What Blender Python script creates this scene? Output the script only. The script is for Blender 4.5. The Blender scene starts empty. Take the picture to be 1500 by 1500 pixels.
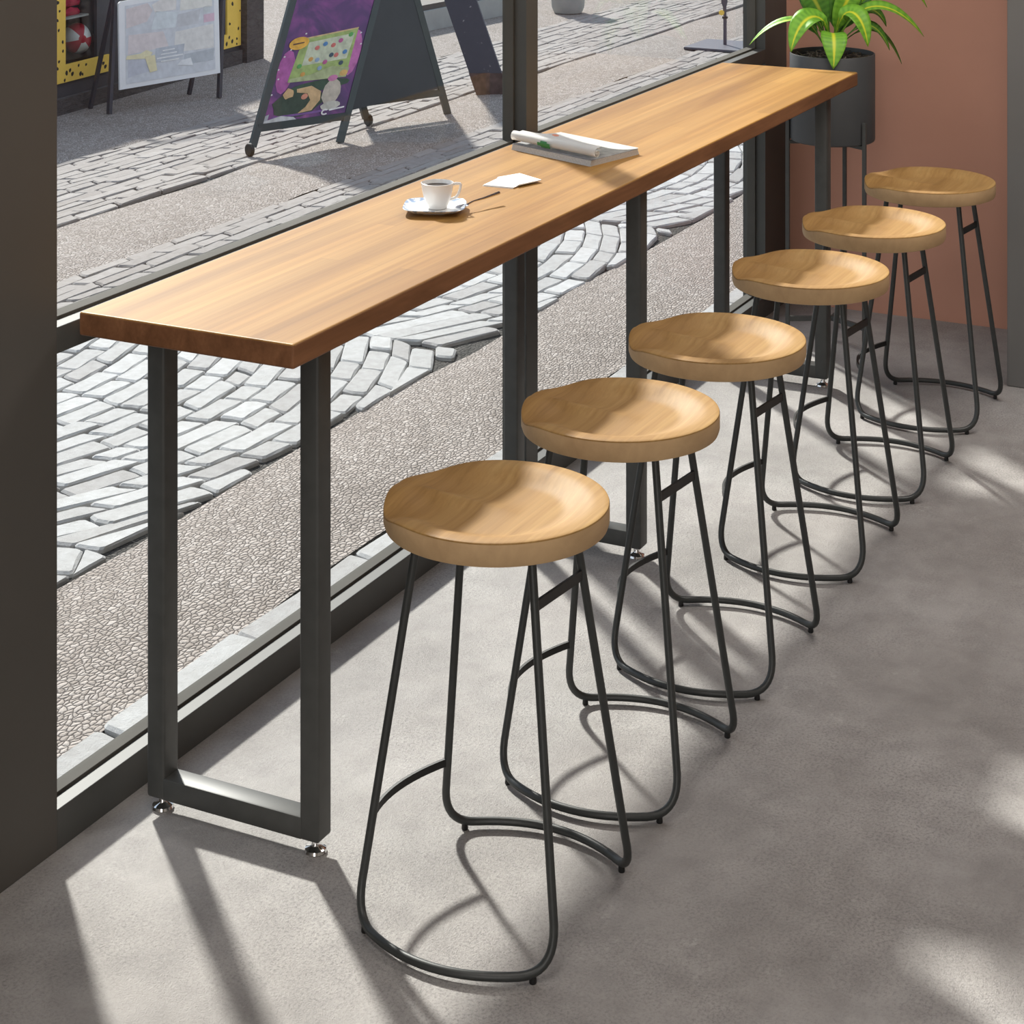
import bpy, bmesh, math, random
from mathutils import Vector, Matrix
random.seed(7)
C = bpy.context.scene.collection
pi = math.pi

# ------------------------------------------------------------------ camera geometry (used to read positions off the photo)
F, HZ, CH = 2929.0, -355.0, 2.147
TH = math.atan((2209 - 750) / F)
SN, CS = math.sin(TH), math.cos(TH)

def ray(u, v):
    l, d = (u - 750) / F, -(v - HZ) / F
    return Vector((CS + l * SN, SN - l * CS, d))

def on_z(u, v, z=0.0):
    r = ray(u, v); t = (z - CH) / r.z
    return Vector((r.x * t, r.y * t, z))

def on_plane(u, v, p, n):
    r = ray(u, v); o = Vector((0, 0, CH)); t = (p - o).dot(n) / r.dot(n)
    return o + r * t

# ------------------------------------------------------------------ materials
def nmat(name):
    m = bpy.data.materials.new(name); m.use_nodes = True
    nt = m.node_tree; b = nt.nodes['Principled BSDF']
    return m, nt, b

def N(nt, t, **kw):
    n = nt.nodes.new(t)
    for k, v in kw.items():
        if k.startswith('i_'):
            key = k[2:]
            n.inputs[int(key) if key.isdigit() else key.replace('_', ' ')].default_value = v
        else: setattr(n, k, v)
    return n

def L(nt, a, b): nt.links.new(a, b)

def ramp(nt, stops, fac=None, interp='LINEAR'):
    r = nt.nodes.new('ShaderNodeValToRGB'); r.color_ramp.interpolation = interp
    e = r.color_ramp.elements
    while len(e) < len(stops): e.new(0.5)
    for el, (p, c) in zip(e, stops):
        el.position = p; el.color = (c[0], c[1], c[2], 1)
    if fac is not None: L(nt, fac, r.inputs[0])
    return r

def mix(nt, a, b, fac, mode='MIX'):
    m = nt.nodes.new('ShaderNodeMix'); m.data_type = 'RGBA'; m.blend_type = mode
    for s, v in ((m.inputs[0], fac), (m.inputs[6], a), (m.inputs[7], b)):
        if hasattr(v, 'is_linked') or hasattr(v, 'node'): L(nt, v, s)
        elif isinstance(v, (int, float)): s.default_value = v
        else: s.default_value = (*v, 1)
    return m.outputs[2]

def coords(nt, scale=(1, 1, 1), kind='Object', rot=(0, 0, 0)):
    t = nt.nodes.new('ShaderNodeTexCoord'); mp = nt.nodes.new('ShaderNodeMapping')
    mp.inputs['Scale'].default_value = scale; mp.inputs['Rotation'].default_value = rot
    L(nt, t.outputs[kind], mp.inputs[0]); return mp.outputs[0]

def noise(nt, vec, scale, detail=4, rough=.5, dist=0.0):
    n = N(nt, 'ShaderNodeTexNoise', i_Scale=scale, i_Detail=detail, i_Roughness=rough, i_Distortion=dist)
    L(nt, vec, n.inputs['Vector']); return n.outputs[0]

def bump(nt, b, h, strength=.3, dist=.01):
    n = N(nt, 'ShaderNodeBump', i_Strength=strength, i_Distance=dist)
    L(nt, h, n.inputs['Height']); L(nt, n.outputs[0], b.inputs['Normal'])

def plain(name, col, rough=.5, metal=0.0, spec=.5, var=.06, scale=20, bmp=0.0):
    m, nt, b = nmat(name)
    b.inputs['Roughness'].default_value = rough; b.inputs['Metallic'].default_value = metal
    b.inputs['Specular IOR Level'].default_value = spec
    v = noise(nt, coords(nt), scale)
    lo = [c * (1 - var) for c in col]; hi = [min(1, c * (1 + var)) for c in col]
    r = ramp(nt, [(.3, lo), (.7, hi)], v); L(nt, r.outputs[0], b.inputs['Base Color'])
    if bmp: bump(nt, b, noise(nt, coords(nt), scale * 12), bmp, .002)
    return m

def wood(name, cols, across, along=1.0, board=None, rough=.38, spec=.45, bright=1.0):
    """grain runs along local X; cols = dark, mid, light"""
    m, nt, b = nmat(name)
    v = coords(nt, (along, across, across * .6))
    n1 = noise(nt, v, 1.0, 6, .55, .6)
    v2 = coords(nt, (along * 1.6, across * 6, across * 5))
    n2 = noise(nt, v2, 1.0, 5, .6, .3)
    r1 = ramp(nt, [(.28, cols[0]), (.5, cols[1]), (.74, cols[2])], n1)
    r2 = ramp(nt, [(.3, (.80, .78, .75)), (.7, (1.08, 1.08, 1.08))], n2)
    c = mix(nt, r1.outputs[0], r2.outputs[0], .8, 'MULTIPLY')
    if board:                                   # glued staves: long strips along X
        br = N(nt, 'ShaderNodeTexBrick', offset=.37, offset_frequency=2, squash=1.0)
        br.inputs['Scale'].default_value = 1.0
        br.inputs['Brick Width'].default_value = board[0]; br.inputs['Row Height'].default_value = board[1]
        br.inputs['Mortar Size'].default_value = board[2]; br.inputs['Mortar Smooth'].default_value = .4
        br.inputs['Color1'].default_value = (.86, .84, .82, 1); br.inputs['Color2'].default_value = (1.1, 1.1, 1.1, 1)
        br.inputs['Mortar'].default_value = (.72, .66, .6, 1)
        L(nt, coords(nt), br.inputs['Vector'])
        c = mix(nt, c, br.outputs[0], .85, 'MULTIPLY')
    L(nt, c, b.inputs['Base Color'])
    b.inputs['Roughness'].default_value = rough; b.inputs['Specular IOR Level'].default_value = spec
    bump(nt, b, n2, .08, .002)
    return m

M = {}
M['metal'] = plain('charcoal_powder_coat', (.062, .063, .060), .50, 0, .42, .1, 30, .02)
M['rod'] = plain('black_rod_paint', (.034, .037, .036), .42, 0, .5, .1, 60)
M['rubber'] = plain('black_rubber', (.008, .008, .008), .5)
M['frame'] = plain('window_frame_paint', (.07, .07, .065), .52, 0, .42, .05, 12)
M['gasket'] = plain('grey_gasket', (.085, .08, .07), .8, 0, .2, .05, 12)
M['wallgrey'] = plain('pillar_paint', (.088, .080, .071), .6, 0, .3, .04, 3, .03)
M['column'] = plain('column_paint', (.15, .145, .138), .5, 0, .4, .05, 3, .03)
M['chrome'] = plain('chrome', (.8, .8, .8), .08, 1.0)
M['steel'] = plain('spoon_steel', (.62, .62, .66), .18, 1.0)
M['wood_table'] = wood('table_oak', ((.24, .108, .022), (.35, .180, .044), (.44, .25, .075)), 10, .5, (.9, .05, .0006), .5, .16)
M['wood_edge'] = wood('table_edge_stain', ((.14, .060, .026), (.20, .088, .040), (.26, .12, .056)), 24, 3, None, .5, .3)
M['wood_seat'] = wood('seat_elm', ((.24, .128, .040), (.35, .200, .069), (.43, .268, .102)), 18, .8, None, .58, .18)
M['porcelain'] = plain('white_porcelain', (.82, .81, .79), .15, 0, .6, .02)
M['coffee'] = plain('coffee', (.02, .008, .003), .3, 0, .12)
M['paper'] = plain('paper', (.90, .89, .86), .6, 0, .3, .03, 8)
M['papergrey'] = plain('page_edges', (.55, .53, .5), .7, 0, .2, .12, 300)
M['pageshade'] = plain('printed_grey_page', (.28, .28, .29), .5, 0, .3, .3, 40)
M['cover'] = plain('dark_cover', (.06, .05, .05), .4)
M['pot'] = plain('pot_paint', (.065, .066, .068), .55, 0, .4, .05, 10)
M['ink_green'] = plain('ink_green', (.03, .2, .06), .5)
M['ink_orange'] = plain('ink_orange', (.6, .16, .05), .5)

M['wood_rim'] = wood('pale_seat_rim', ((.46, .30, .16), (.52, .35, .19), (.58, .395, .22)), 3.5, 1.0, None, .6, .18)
def mat_saucer():
    m, nt, b = nmat('painted_saucer')
    t = nt.nodes.new('ShaderNodeTexCoord')
    v = noise(nt, coords(nt), 70, 3)
    r = ramp(nt, [(.0, (.16, .24, .42)), (.47, (.36, .45, .6)), (.56, (.82, .82, .81))], v)
    ln = nt.nodes.new('ShaderNodeVectorMath'); ln.operation = 'LENGTH'
    mp = N(nt, 'ShaderNodeMapping'); mp.inputs['Scale'].default_value = (1, 1, 0)
    L(nt, t.outputs['Object'], mp.inputs[0]); L(nt, mp.outputs[0], ln.inputs[0])
    k = ramp(nt, [(.0, (0, 0, 0)), (.068, (0, 0, 0)), (.074, (1, 1, 1))], ln.outputs['Value'])
    c = mix(nt, (.84, .83, .81), r.outputs[0], k.outputs[0])
    L(nt, c, b.inputs['Base Color']); b.inputs['Roughness'].default_value = .15
    return m
M['saucer'] = mat_saucer()

def mat_floor():
    m, nt, b = nmat('worn_concrete')
    v = coords(nt)
    n1 = noise(nt, v, 1.6, 6, .6, .4); n2 = noise(nt, v, 9, 6, .65, .2); n3 = noise(nt, v, 320, 3, .7)
    c1 = ramp(nt, [(.3, (.275, .257, .244)), (.5, (.343, .325, .312)), (.72, (.435, .419, .406))], n1)
    c2 = ramp(nt, [(.32, (.78, .77, .77)), (.62, (1.10, 1.10, 1.10))], n2)
    c = mix(nt, c1.outputs[0], c2.outputs[0], .8, 'MULTIPLY')
    sp = noise(nt, v, 150, 5, .8); spr = ramp(nt, [(.38, (.50, .50, .51)), (.49, (1.0, 1.0, 1.0)), (.62, (1.22, 1.22, 1.22))], sp)
    spm = ramp(nt, [(.36, (.15, .15, .15)), (.62, (.75, .75, .75))], noise(nt, v, 2.6, 4, .6))
    c = mix(nt, c, spr.outputs[0], spm.outputs[0], 'MULTIPLY')
    w = noise(nt, v, 4.5, 10, .78, .8)                      # pale worn flecks
    wk = ramp(nt, [(.57, (0, 0, 0)), (.68, (1, 1, 1))], w)
    wf = noise(nt, v, 60, 4, .7)
    wf2 = ramp(nt, [(.5, (0, 0, 0)), (.62, (.55, .55, .55))], wf)
    fk = mix(nt, wk.outputs[0], wf2.outputs[0], 1.0, 'MULTIPLY')
    c = mix(nt, c, (.55, .53, .51), fk)
    L(nt, c, b.inputs['Base Color'])
    rr = ramp(nt, [(.3, (.5, .5, .5)), (.7, (.66, .66, .66))], n2); L(nt, rr.outputs[0], b.inputs['Roughness'])
    b.inputs['Specular IOR Level'].default_value = .4
    h = nt.nodes.new('ShaderNodeMath'); h.operation = 'MULTIPLY_ADD'; h.inputs[1].default_value = .35
    L(nt, n2, h.inputs[0]); L(nt, n3, h.inputs[2])
    bump(nt, b, h.outputs[0], .65, .005)
    return m
M['floor'] = mat_floor()

def mat_wall(name, col):
    m, nt, b = nmat(name)
    v = coords(nt)
    n = noise(nt, v, 1.4, 5, .55)
    r = ramp(nt, [(.3, [c * .93 for c in col]), (.7, [c * 1.07 for c in col])], n); L(nt, r.outputs[0], b.inputs['Base Color'])
    b.inputs['Roughness'].default_value = .85; b.inputs['Specular IOR Level'].default_value = .2
    bump(nt, b, noise(nt, v, 160, 3), .06, .002)
    return m
M['terracotta'] = mat_wall('terracotta_plaster', (.58, .30, .215))
M['white_wall'] = mat_wall('offwhite_plaster', (.6, .57, .53))

def mat_soil():
    m, nt, b = nmat('bark_soil')
    n = noise(nt, coords(nt), 90, 6, .7)
    r = ramp(nt, [(.4, (.006, .005, .004)), (.62, (.03, .022, .016)), (.72, (.12, .1, .08))], n)
    L(nt, r.outputs[0], b.inputs['Base Color']); b.inputs['Roughness'].default_value = .9
    bump(nt, b, n, 1.0, .02); return m
M['soil'] = mat_soil()
M['bark'] = plain('bark_chips', (.11, .09, .07), .8, 0, .2, .5, 60)

def mat_leaf(name, a, c, stripe):
    m, nt, b = nmat(name)
    uv = nt.nodes.new('ShaderNodeUVMap'); sp = nt.nodes.new('ShaderNodeSeparateXYZ'); L(nt, uv.outputs[0], sp.inputs[0])
    n = noise(nt, coords(nt, (1, 1, 1)), 35, 3)
    base = ramp(nt, [(.3, a), (.7, c)], n)
    ab = nt.nodes.new('ShaderNodeMath'); ab.operation = 'SUBTRACT'; ab.inputs[1].default_value = .5; L(nt, sp.outputs[0], ab.inputs[0])
    ab2 = nt.nodes.new('ShaderNodeMath'); ab2.operation = 'ABSOLUTE'; L(nt, ab.outputs[0], ab2.inputs[0])
    k = ramp(nt, [(.03, (1, 1, 1)), (.10, (0, 0, 0))], ab2.outputs[0])
    w = N(nt, 'ShaderNodeTexWave', i_Scale=5.0, i_Distortion=1.0); w.bands_direction = 'Y'; L(nt, uv.outputs[0], w.inputs[0])
    vein = mix(nt, base.outputs[0], c, w.outputs[1])
    col = mix(nt, vein, stripe, k.outputs[0])
    L(nt, col, b.inputs['Base Color']); b.inputs['Roughness'].default_value = .48
    b.inputs['Subsurface Weight'].default_value = 0.0
    tr = nt.nodes.new('ShaderNodeBsdfTranslucent'); L(nt, col, tr.inputs[0])
    ms = nt.nodes.new('ShaderNodeMixShader'); ms.inputs[0].default_value = .3
    L(nt, b.outputs[0], ms.inputs[1]); L(nt, tr.outputs[0], ms.inputs[2])
    L(nt, ms.outputs[0], nt.nodes['Material Output'].inputs[0])
    return m
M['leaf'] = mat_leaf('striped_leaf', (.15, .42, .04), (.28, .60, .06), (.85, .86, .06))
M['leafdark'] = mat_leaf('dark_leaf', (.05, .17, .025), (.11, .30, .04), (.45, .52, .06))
M['stem'] = plain('leaf_stem', (.22, .3, .08), .5)

def mat_glass():
    m = bpy.data.materials.new('clear_pane'); m.use_nodes = True; nt = m.node_tree; nt.nodes.clear()
    o = nt.nodes.new('ShaderNodeOutputMaterial'); t = nt.nodes.new('ShaderNodeBsdfTransparent'); t.inputs[0].default_value = (.97, .985, .98, 1)
    g = nt.nodes.new('ShaderNodeBsdfGlossy'); g.inputs['Roughness'].default_value = .01
    lw = nt.nodes.new('ShaderNodeLayerWeight'); lw.inputs['Blend'].default_value = .5
    pw = N(nt, 'ShaderNodeMath', operation='POWER'); pw.inputs[1].default_value = 5.0; L(nt, lw.outputs['Facing'], pw.inputs[0])
    f = N(nt, 'ShaderNodeMath', operation='MULTIPLY_ADD'); f.inputs[1].default_value = .5; f.inputs[2].default_value = .012; L(nt, pw.outputs[0], f.inputs[0])
    x = nt.nodes.new('ShaderNodeMixShader')
    L(nt, f.outputs[0], x.inputs[0]); L(nt, t.outputs[0], x.inputs[1]); L(nt, g.outputs[0], x.inputs[2]); L(nt, x.outputs[0], o.inputs[0])
    return m
M['glass'] = mat_glass()

def mat_setts(nm, t0, t1, t2):
    m, nt, b = nmat(nm)
    at = N(nt, 'ShaderNodeAttribute', attribute_name='tone')
    r = ramp(nt, [(0, t0), (.5, t1), (1, t2)], at.outputs['Fac'])
    v = coords(nt); n = noise(nt, v, 30, 6, .65); n2 = noise(nt, v, 240, 3, .6)
    k = ramp(nt, [(.3, (.82, .8, .78)), (.65, (1.08, 1.08, 1.08))], n)
    c = mix(nt, r.outputs[0], k.outputs[0], .8, 'MULTIPLY')
    L(nt, c, b.inputs['Base Color']); b.inputs['Roughness'].default_value = .8; b.inputs['Specular IOR Level'].default_value = .25
    h = nt.nodes.new('ShaderNodeMath'); h.operation = 'MULTIPLY_ADD'; h.inputs[1].default_value = 2.0; L(nt, n, h.inputs[0]); L(nt, n2, h.inputs[2])
    bump(nt, b, h.outputs[0], .35, .006); return m
M['setts'] = mat_setts('granite_setts', (.34, .33, .325), (.42, .418, .415), (.49, .49, .49))
M['setts_far'] = mat_setts('worn_beige_setts', (.25, .225, .21), (.29, .265, .25), (.33, .305, .29))

def mat_pebble(name, sx, sy, cols, joint, rot=0.0):
    m, nt, b = nmat(name)
    v = coords(nt, (sx, sy, 1), 'Object', (0, 0, rot))
    wv = noise(nt, v, .35, 3)
    wn = N(nt, 'ShaderNodeTexNoise', i_Scale=.6, i_Detail=3); L(nt, v, wn.inputs['Vector'])
    va = nt.nodes.new('ShaderNodeVectorMath'); va.operation = 'MULTIPLY_ADD'; va.inputs[1].default_value = (1.3, 1.3, 0); L(nt, wn.outputs[1], va.inputs[0]); L(nt, v, va.inputs[2]); v = va.outputs[0]
    vo = N(nt, 'ShaderNodeTexVoronoi', i_Scale=1.0, i_Randomness=1.0); vo.voronoi_dimensions = '2D'
    ve = N(nt, 'ShaderNodeTexVoronoi', i_Scale=1.0, i_Randomness=.9); ve.voronoi_dimensions = '2D'; ve.feature = 'DISTANCE_TO_EDGE'
    L(nt, v, vo.inputs['Vector']); L(nt, v, ve.inputs['Vector'])
    bw = nt.nodes.new('ShaderNodeRGBToBW'); L(nt, vo.outputs['Color'], bw.inputs[0])
    r = ramp(nt, [(0, cols[0]), (.5, cols[1]), (1, cols[2])], bw.outputs[0])
    big = noise(nt, coords(nt), 2.2, 5, .6); kb = ramp(nt, [(.3, (.86, .84, .82)), (.7, (1.06, 1.06, 1.06))], big)
    c = mix(nt, r.outputs[0], kb.outputs[0], .8, 'MULTIPLY')
    k = ramp(nt, [(.02, (0, 0, 0)), (.12, (1, 1, 1))], ve.outputs['Distance'])
    c = mix(nt, joint, c, k.outputs[0])
    L(nt, c, b.inputs['Base Color']); b.inputs['Roughness'].default_value = .85; b.inputs['Specular IOR Level'].default_value = .2
    hr = ramp(nt, [(0, (0, 0, 0)), (.12, (.6, .6, .6)), (.4, (1, 1, 1))], ve.outputs['Distance'])
    bump(nt, b, hr.outputs[0], .8, .006); return m
M['pebble'] = mat_pebble('pebble_band', 44, 78, ((.27, .235, .21), (.38, .335, .305), (.48, .435, .405)), (.13, .11, .10))
M['ground'] = mat_pebble('joint_grit', 60, 60, ((.04, .038, .035), (.06, .055, .05), (.085, .08, .075)), (.03, .03, .03))

def mat_facade():
    m, nt, b = nmat('dark_facade'); n = noise(nt, coords(nt), 6, 6, .6)
    r = ramp(nt, [(.3, (.047, .048, .056)), (.7, (.066, .066, .075))], n); L(nt, r.outputs[0], b.inputs['Base Color']); b.inputs['Roughness'].default_value = .8
    bump(nt, b, noise(nt, coords(nt), 30, 6, .7), .3, .01); return m
M['facade'] = mat_facade()
def mat_rough_stone():
    m, nt, b = nmat('rough_stone'); n = noise(nt, coords(nt, (1, 1, 3)), 9, 8, .7, 1.0)
    r = ramp(nt, [(.3, (.055, .05, .05)), (.6, (.11, .10, .098)), (.75, (.16, .15, .145))], n); L(nt, r.outputs[0], b.inputs['Base Color']); b.inputs['Roughness'].default_value = .9
    bump(nt, b, n, .9, .03); return m
M['rough'] = mat_rough_stone()
M['yellow'] = plain('yellow_paint', (.88, .60, .11), .6, 0, .3, .06, 6)
M['spot'] = plain('black_spot', (.012, .011, .01), .6)
M['inside'] = plain('dark_shop_interior', (.07, .065, .075), .8, 0, .2, .3, 5)
M['red_cloth'] = plain('red_cloth', (.45, .03, .07), .8, 0, .2, .3, 12)
M['red'] = plain('red_vinyl', (.5, .025, .05), .35)
M['white'] = plain('white_vinyl', (.78, .78, .78), .35)
M['sign'] = plain('dark_green_metal', (.045, .062, .066), .45, 0, .5, .08, 20)
M['signback'] = plain('dark_slate_board', (.035, .042, .05), .55, 0, .4, .08, 8)
M['boardframe'] = plain('board_frame', (.055, .055, .068), .5)
M['poster'] = plain('white_poster', (.88, .88, .88), .4, 0, .4, .02)
def mat_purple():
    m, nt, b = nmat('purple_poster')
    v = noise(nt, coords(nt), 3.6, 4, .6, .6)
    r = ramp(nt, [(.3, (.045, .03, .085)), (.48, (.10, .04, .16)), (.6, (.22, .06, .24)), (.75, (.50, .16, .40))], v)
    L(nt, r.outputs[0], b.inputs['Base Color']); b.inputs['Roughness'].default_value = .3; return m
M['purple'] = mat_purple()
def mat_post():
    m, nt, b = nmat('chipped_blue_paint'); n = noise(nt, coords(nt), 22, 8, .7)
    r = ramp(nt, [(.0, (.045, .048, .07)), (.64, (.06, .062, .085)), (.70, (.4, .4, .42))], n); L(nt, r.outputs[0], b.inputs['Base Color']); b.inputs['Roughness'].default_value = .7; return m
M['post'] = mat_post()
M['rust'] = plain('rust_brown', (.10, .07, .065), .8, 0, .2, .3, 20)
M['pale_stone'] = plain('pale_stone', (.36, .37, .36), .8, 0, .2, .12, 6)
M['maroon'] = plain('maroon_plastic', (.11, .035, .05), .5)
M['dark_stripe'] = plain('dark_step', (.09, .075, .07), .7)
M['slate'] = plain('bluegrey_metal', (.07, .072, .10), .5)

# ------------------------------------------------------------------ mesh helpers
WL = {}                                             # world location of every object made here
def link(name, bm, m, parent=None, smooth=False, autos=None):
    """world-space bmesh -> one object, origin at its base (or its parent's frame)"""
    me = bpy.data.meshes.new(name)
    bmesh.ops.recalc_face_normals(bm, faces=bm.faces)
    bs = [v.co for v in bm.verts]
    lo = Vector([min(c[i] for c in bs) for i in range(3)]); hi = Vector([max(c[i] for c in bs) for i in range(3)])
    org = Vector(((lo.x + hi.x) / 2, (lo.y + hi.y) / 2, lo.z))
    bmesh.ops.translate(bm, verts=bm.verts, vec=-org)
    if smooth:
        for f in bm.faces: f.smooth = True
        ang = autos if autos else math.radians(40)
        for e in bm.edges:
            if len(e.link_faces) == 2 and e.calc_face_angle(0) > ang: e.smooth = False
    bm.to_mesh(me); bm.free()
    o = bpy.data.objects.new(name, me); C.objects.link(o)
    if isinstance(m, (list, tuple)):
        for k in m: me.materials.append(k)
    else: me.materials.append(m)
    if parent is not None:
        o.parent = parent; o.location = org - WL[parent]
    else: o.location = org
    WL[o] = org
    return o

def empty(name, loc):
    o = bpy.data.objects.new(name, None); C.objects.link(o); o.location = loc; o.empty_display_size = .1
    WL[o] = Vector(loc); return o

def tag(o, label, cat, group=None):
    o['label'] = label; o['category'] = cat
    if group: o['group'] = group
    return o

def struct(o): o['kind'] = 'structure'; return o

def box(bm, lo, hi, bev=0.0, seg=2, mi=0):
    r = bmesh.ops.create_cube(bm, size=1.0)
    vs = r['verts']
    for v in vs:
        v.co = Vector([lo[i] + (v.co[i] + .5) * (hi[i] - lo[i]) for i in range(3)])
    fs = list({f for v in vs for f in v.link_faces})
    for f in fs: f.material_index = mi
    if bev:
        es = list({e for v in vs for e in v.link_edges})
        bmesh.ops.bevel(bm, geom=es, offset=bev, segments=seg, affect='EDGES', profile=.5)

def nbox(lo, hi, bev=0.0, seg=2):
    bm = bmesh.new(); box(bm, lo, hi, bev, seg); return bm

def bar(bm, a, b, wx, wy, up=Vector((0, 0, 1)), bev=0.0, mi=0):
    """rectangular bar from a to b; wx across (side), wy along up"""
    a, b = Vector(a), Vector(b); d = (b - a).normalized()
    s = d.cross(up).normalized(); u = s.cross(d).normalized()
    vs = []
    for p in (a, b):
        for i, j in ((-1, -1), (1, -1), (1, 1), (-1, 1)):
            vs.append(bm.verts.new(p + s * wx / 2 * i + u * wy / 2 * j))
    fs = [(0, 1, 2, 3), (7, 6, 5, 4)] + [(k, (k + 1) % 4, 4 + (k + 1) % 4, 4 + k) for k in range(4)]
    nf = [bm.faces.new([vs[i] for i in f]) for f in fs]
    for f in nf: f.material_index = mi
    if bev:
        es = list({e for v in vs for e in v.link_edges})
        bmesh.ops.bevel(bm, geom=es, offset=bev, segments=2, affect='EDGES')

def tube(bm, pts, r, seg=12, prof=None, mi=0):
    """sweep a circle (or a profile list of (a,b) offsets) along pts"""
    pts = [Vector(p) for p in pts]; rings = []
    t0 = (pts[1] - pts[0]).normalized()
    ref = Vector((0, 0, 1)) if abs(t0.z) < .9 else Vector((1, 0, 0))
    nrm = (ref - t0 * ref.dot(t0)).normalized()
    for i, p in enumerate(pts):
        if i == 0: t = t0
        elif i == len(pts) - 1: t = (pts[-1] - pts[-2]).normalized()
        else: t = ((pts[i + 1] - p).normalized() + (p - pts[i - 1]).normalized()).normalized()
        if prof: nrm = (Vector((0, 0, 1)) - t * t.z).normalized()
        else: nrm = (nrm - t * nrm.dot(t)).normalized()
        bi = t.cross(nrm)
        rr = r[i] if isinstance(r, (list, tuple)) else r
        if prof: rings.append([bm.verts.new(p + nrm * a + bi * b) for a, b in prof])
        else: rings.append([bm.verts.new(p + (nrm * math.cos(2 * pi * k / seg) + bi * math.sin(2 * pi * k / seg)) * rr) for k in range(seg)])
    n = len(rings[0])
    for a, b in zip(rings, rings[1:]):
        for k in range(n):
            f = bm.faces.new((a[k], a[(k + 1) % n], b[(k + 1) % n], b[k])); f.material_index = mi
    for rg in (rings[0][::-1], rings[-1]): bm.faces.new(rg).material_index = mi

def lathe(bm, prof, c=(0, 0, 0), seg=48, shape=None, mi=0):
    """prof: list of (r,z); r==0 closes; shape(angle)->radius factor"""
    c = Vector(c); rings = []
    for r, z in prof:
        if r < 1e-6: rings.append([bm.verts.new(c + Vector((0, 0, z)))])
        else:
            rings.append([bm.verts.new(c + Vector((math.cos(2 * pi * k / seg) * r * (shape(2 * pi * k / seg) if shape else 1),
                                                   math.sin(2 * pi * k / seg) * r * (shape(2 * pi * k / seg) if shape else 1), z))) for k in range(seg)])
    for a, b in zip(rings, rings[1:]):
        for k in range(seg):
            q = (k + 1) % seg
            if len(a) == 1 and len(b) == 1: continue
            if len(a) == 1: f = bm.faces.new((a[0], b[k], b[q]))
            elif len(b) == 1: f = bm.faces.new((a[k], a[q], b[0]))
            else: f = bm.faces.new((a[k], a[q], b[q], b[k]))
            f.material_index = mi

def slab(bm, pts, n, t, mi=0):
    """flat polygon given thickness t along n"""
    n = Vector(n); a = [bm.verts.new(Vector(p)) for p in pts]; b = [bm.verts.new(Vector(p) + n * t) for p in pts]
    k = len(pts)
    fs = [bm.faces.new(a[::-1]), bm.faces.new(b)] + [bm.faces.new((a[i], a[(i + 1) % k], b[(i + 1) % k], b[i])) for i in range(k)]
    for f in fs: f.material_index = mi

# ------------------------------------------------------------------ the room
WY = 2.55                                            # inner face of the window wall
FX = 7.55                                            # far wall
CZ = 3.3
struct(link('floor', nbox((-3.6, -4.6, -.12), (FX + .1, WY + .03, 0)), M['floor']))
struct(link('ceiling', nbox((-3.6, -4.6, CZ), (FX + .1, WY + .1, CZ + .1)), M['white_wall']))
struct(link('wall_far', nbox((FX, -4.6, 0), (FX + .12, WY + .1, CZ)), M['terracotta']))
struct(link('wall_back', nbox((-3.72, -4.6, 0), (-3.6, WY + .1, CZ)), M['white_wall']))
struct(link('wall_right', nbox((-3.72, -4.72, 0), (FX + .12, -4.6, CZ)), M['white_wall']))
struct(link('wall_left', nbox((-3.6, WY, 0), (3.117, WY + .09, CZ), .002), M['wallgrey']))
bm = nbox((6.868, .75, 0), (FX, 1.532, CZ), .004)
struct(link('trim_1', bm, M['column']))            # grey column by the far wall

ZT = 2.85                                            # head of the upper panes
struct(link('trim_2', nbox((3.117, WY, ZT), (FX, WY + .09, CZ)), M['wallgrey']))   # lintel
struct(link('trim_3', nbox((7.298, WY, 0), (FX, WY + .09, ZT)), M['frame']))       # end jamb

def window(name, x0, x1, mull):
    bm = bmesh.new()
    box(bm, (x0, WY, 0), (x1, WY + .036, .080), .0015); box(bm, (x0, WY + .03, 0), (x1, WY + .072, .074))
    box(bm, (x0, WY, .976), (x1, WY + .036, 1.028), .0015); box(bm, (x0, WY + .03, .980), (x1, WY + .072, 1.022))
    if mull: box(bm, (x1, WY, 0), (x1 + .0776, WY + .07, ZT), .0015)
    w = struct(link(name, bm, M['frame']))
    bm = bmesh.new()                                   # glazing beads round each pane
    for z0, z1 in ((.080, .976), (1.028, ZT)):
        for b in (((x0, WY + .037, z0 - .006), (x1, WY + .072, z0 + .006)), ((x0, WY + .037, z1 - .010), (x1, WY + .072, z1)),
                  ((x0, WY + .037, z0), (x0 + .012, WY + .072, z1)), ((x1 - .012, WY + .037, z0), (x1, WY + .072, z1))):
            box(bm, b[0], b[1], .001, 1)
    struct(link('glazing_bead', bm, M['gasket'], w))
    for z0, z1 in ((.080, .976), (1.028, ZT)):
        struct(link('window_pane', nbox((x0 + .010, WY + .060, z0 + .005), (x1 - .010, WY + .066, z1 - .008)), M['glass'], w))
    return w
window('window_1', 3.117, 5.2125, True)
window('window_2', 5.2901, 7.298, False)

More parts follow.
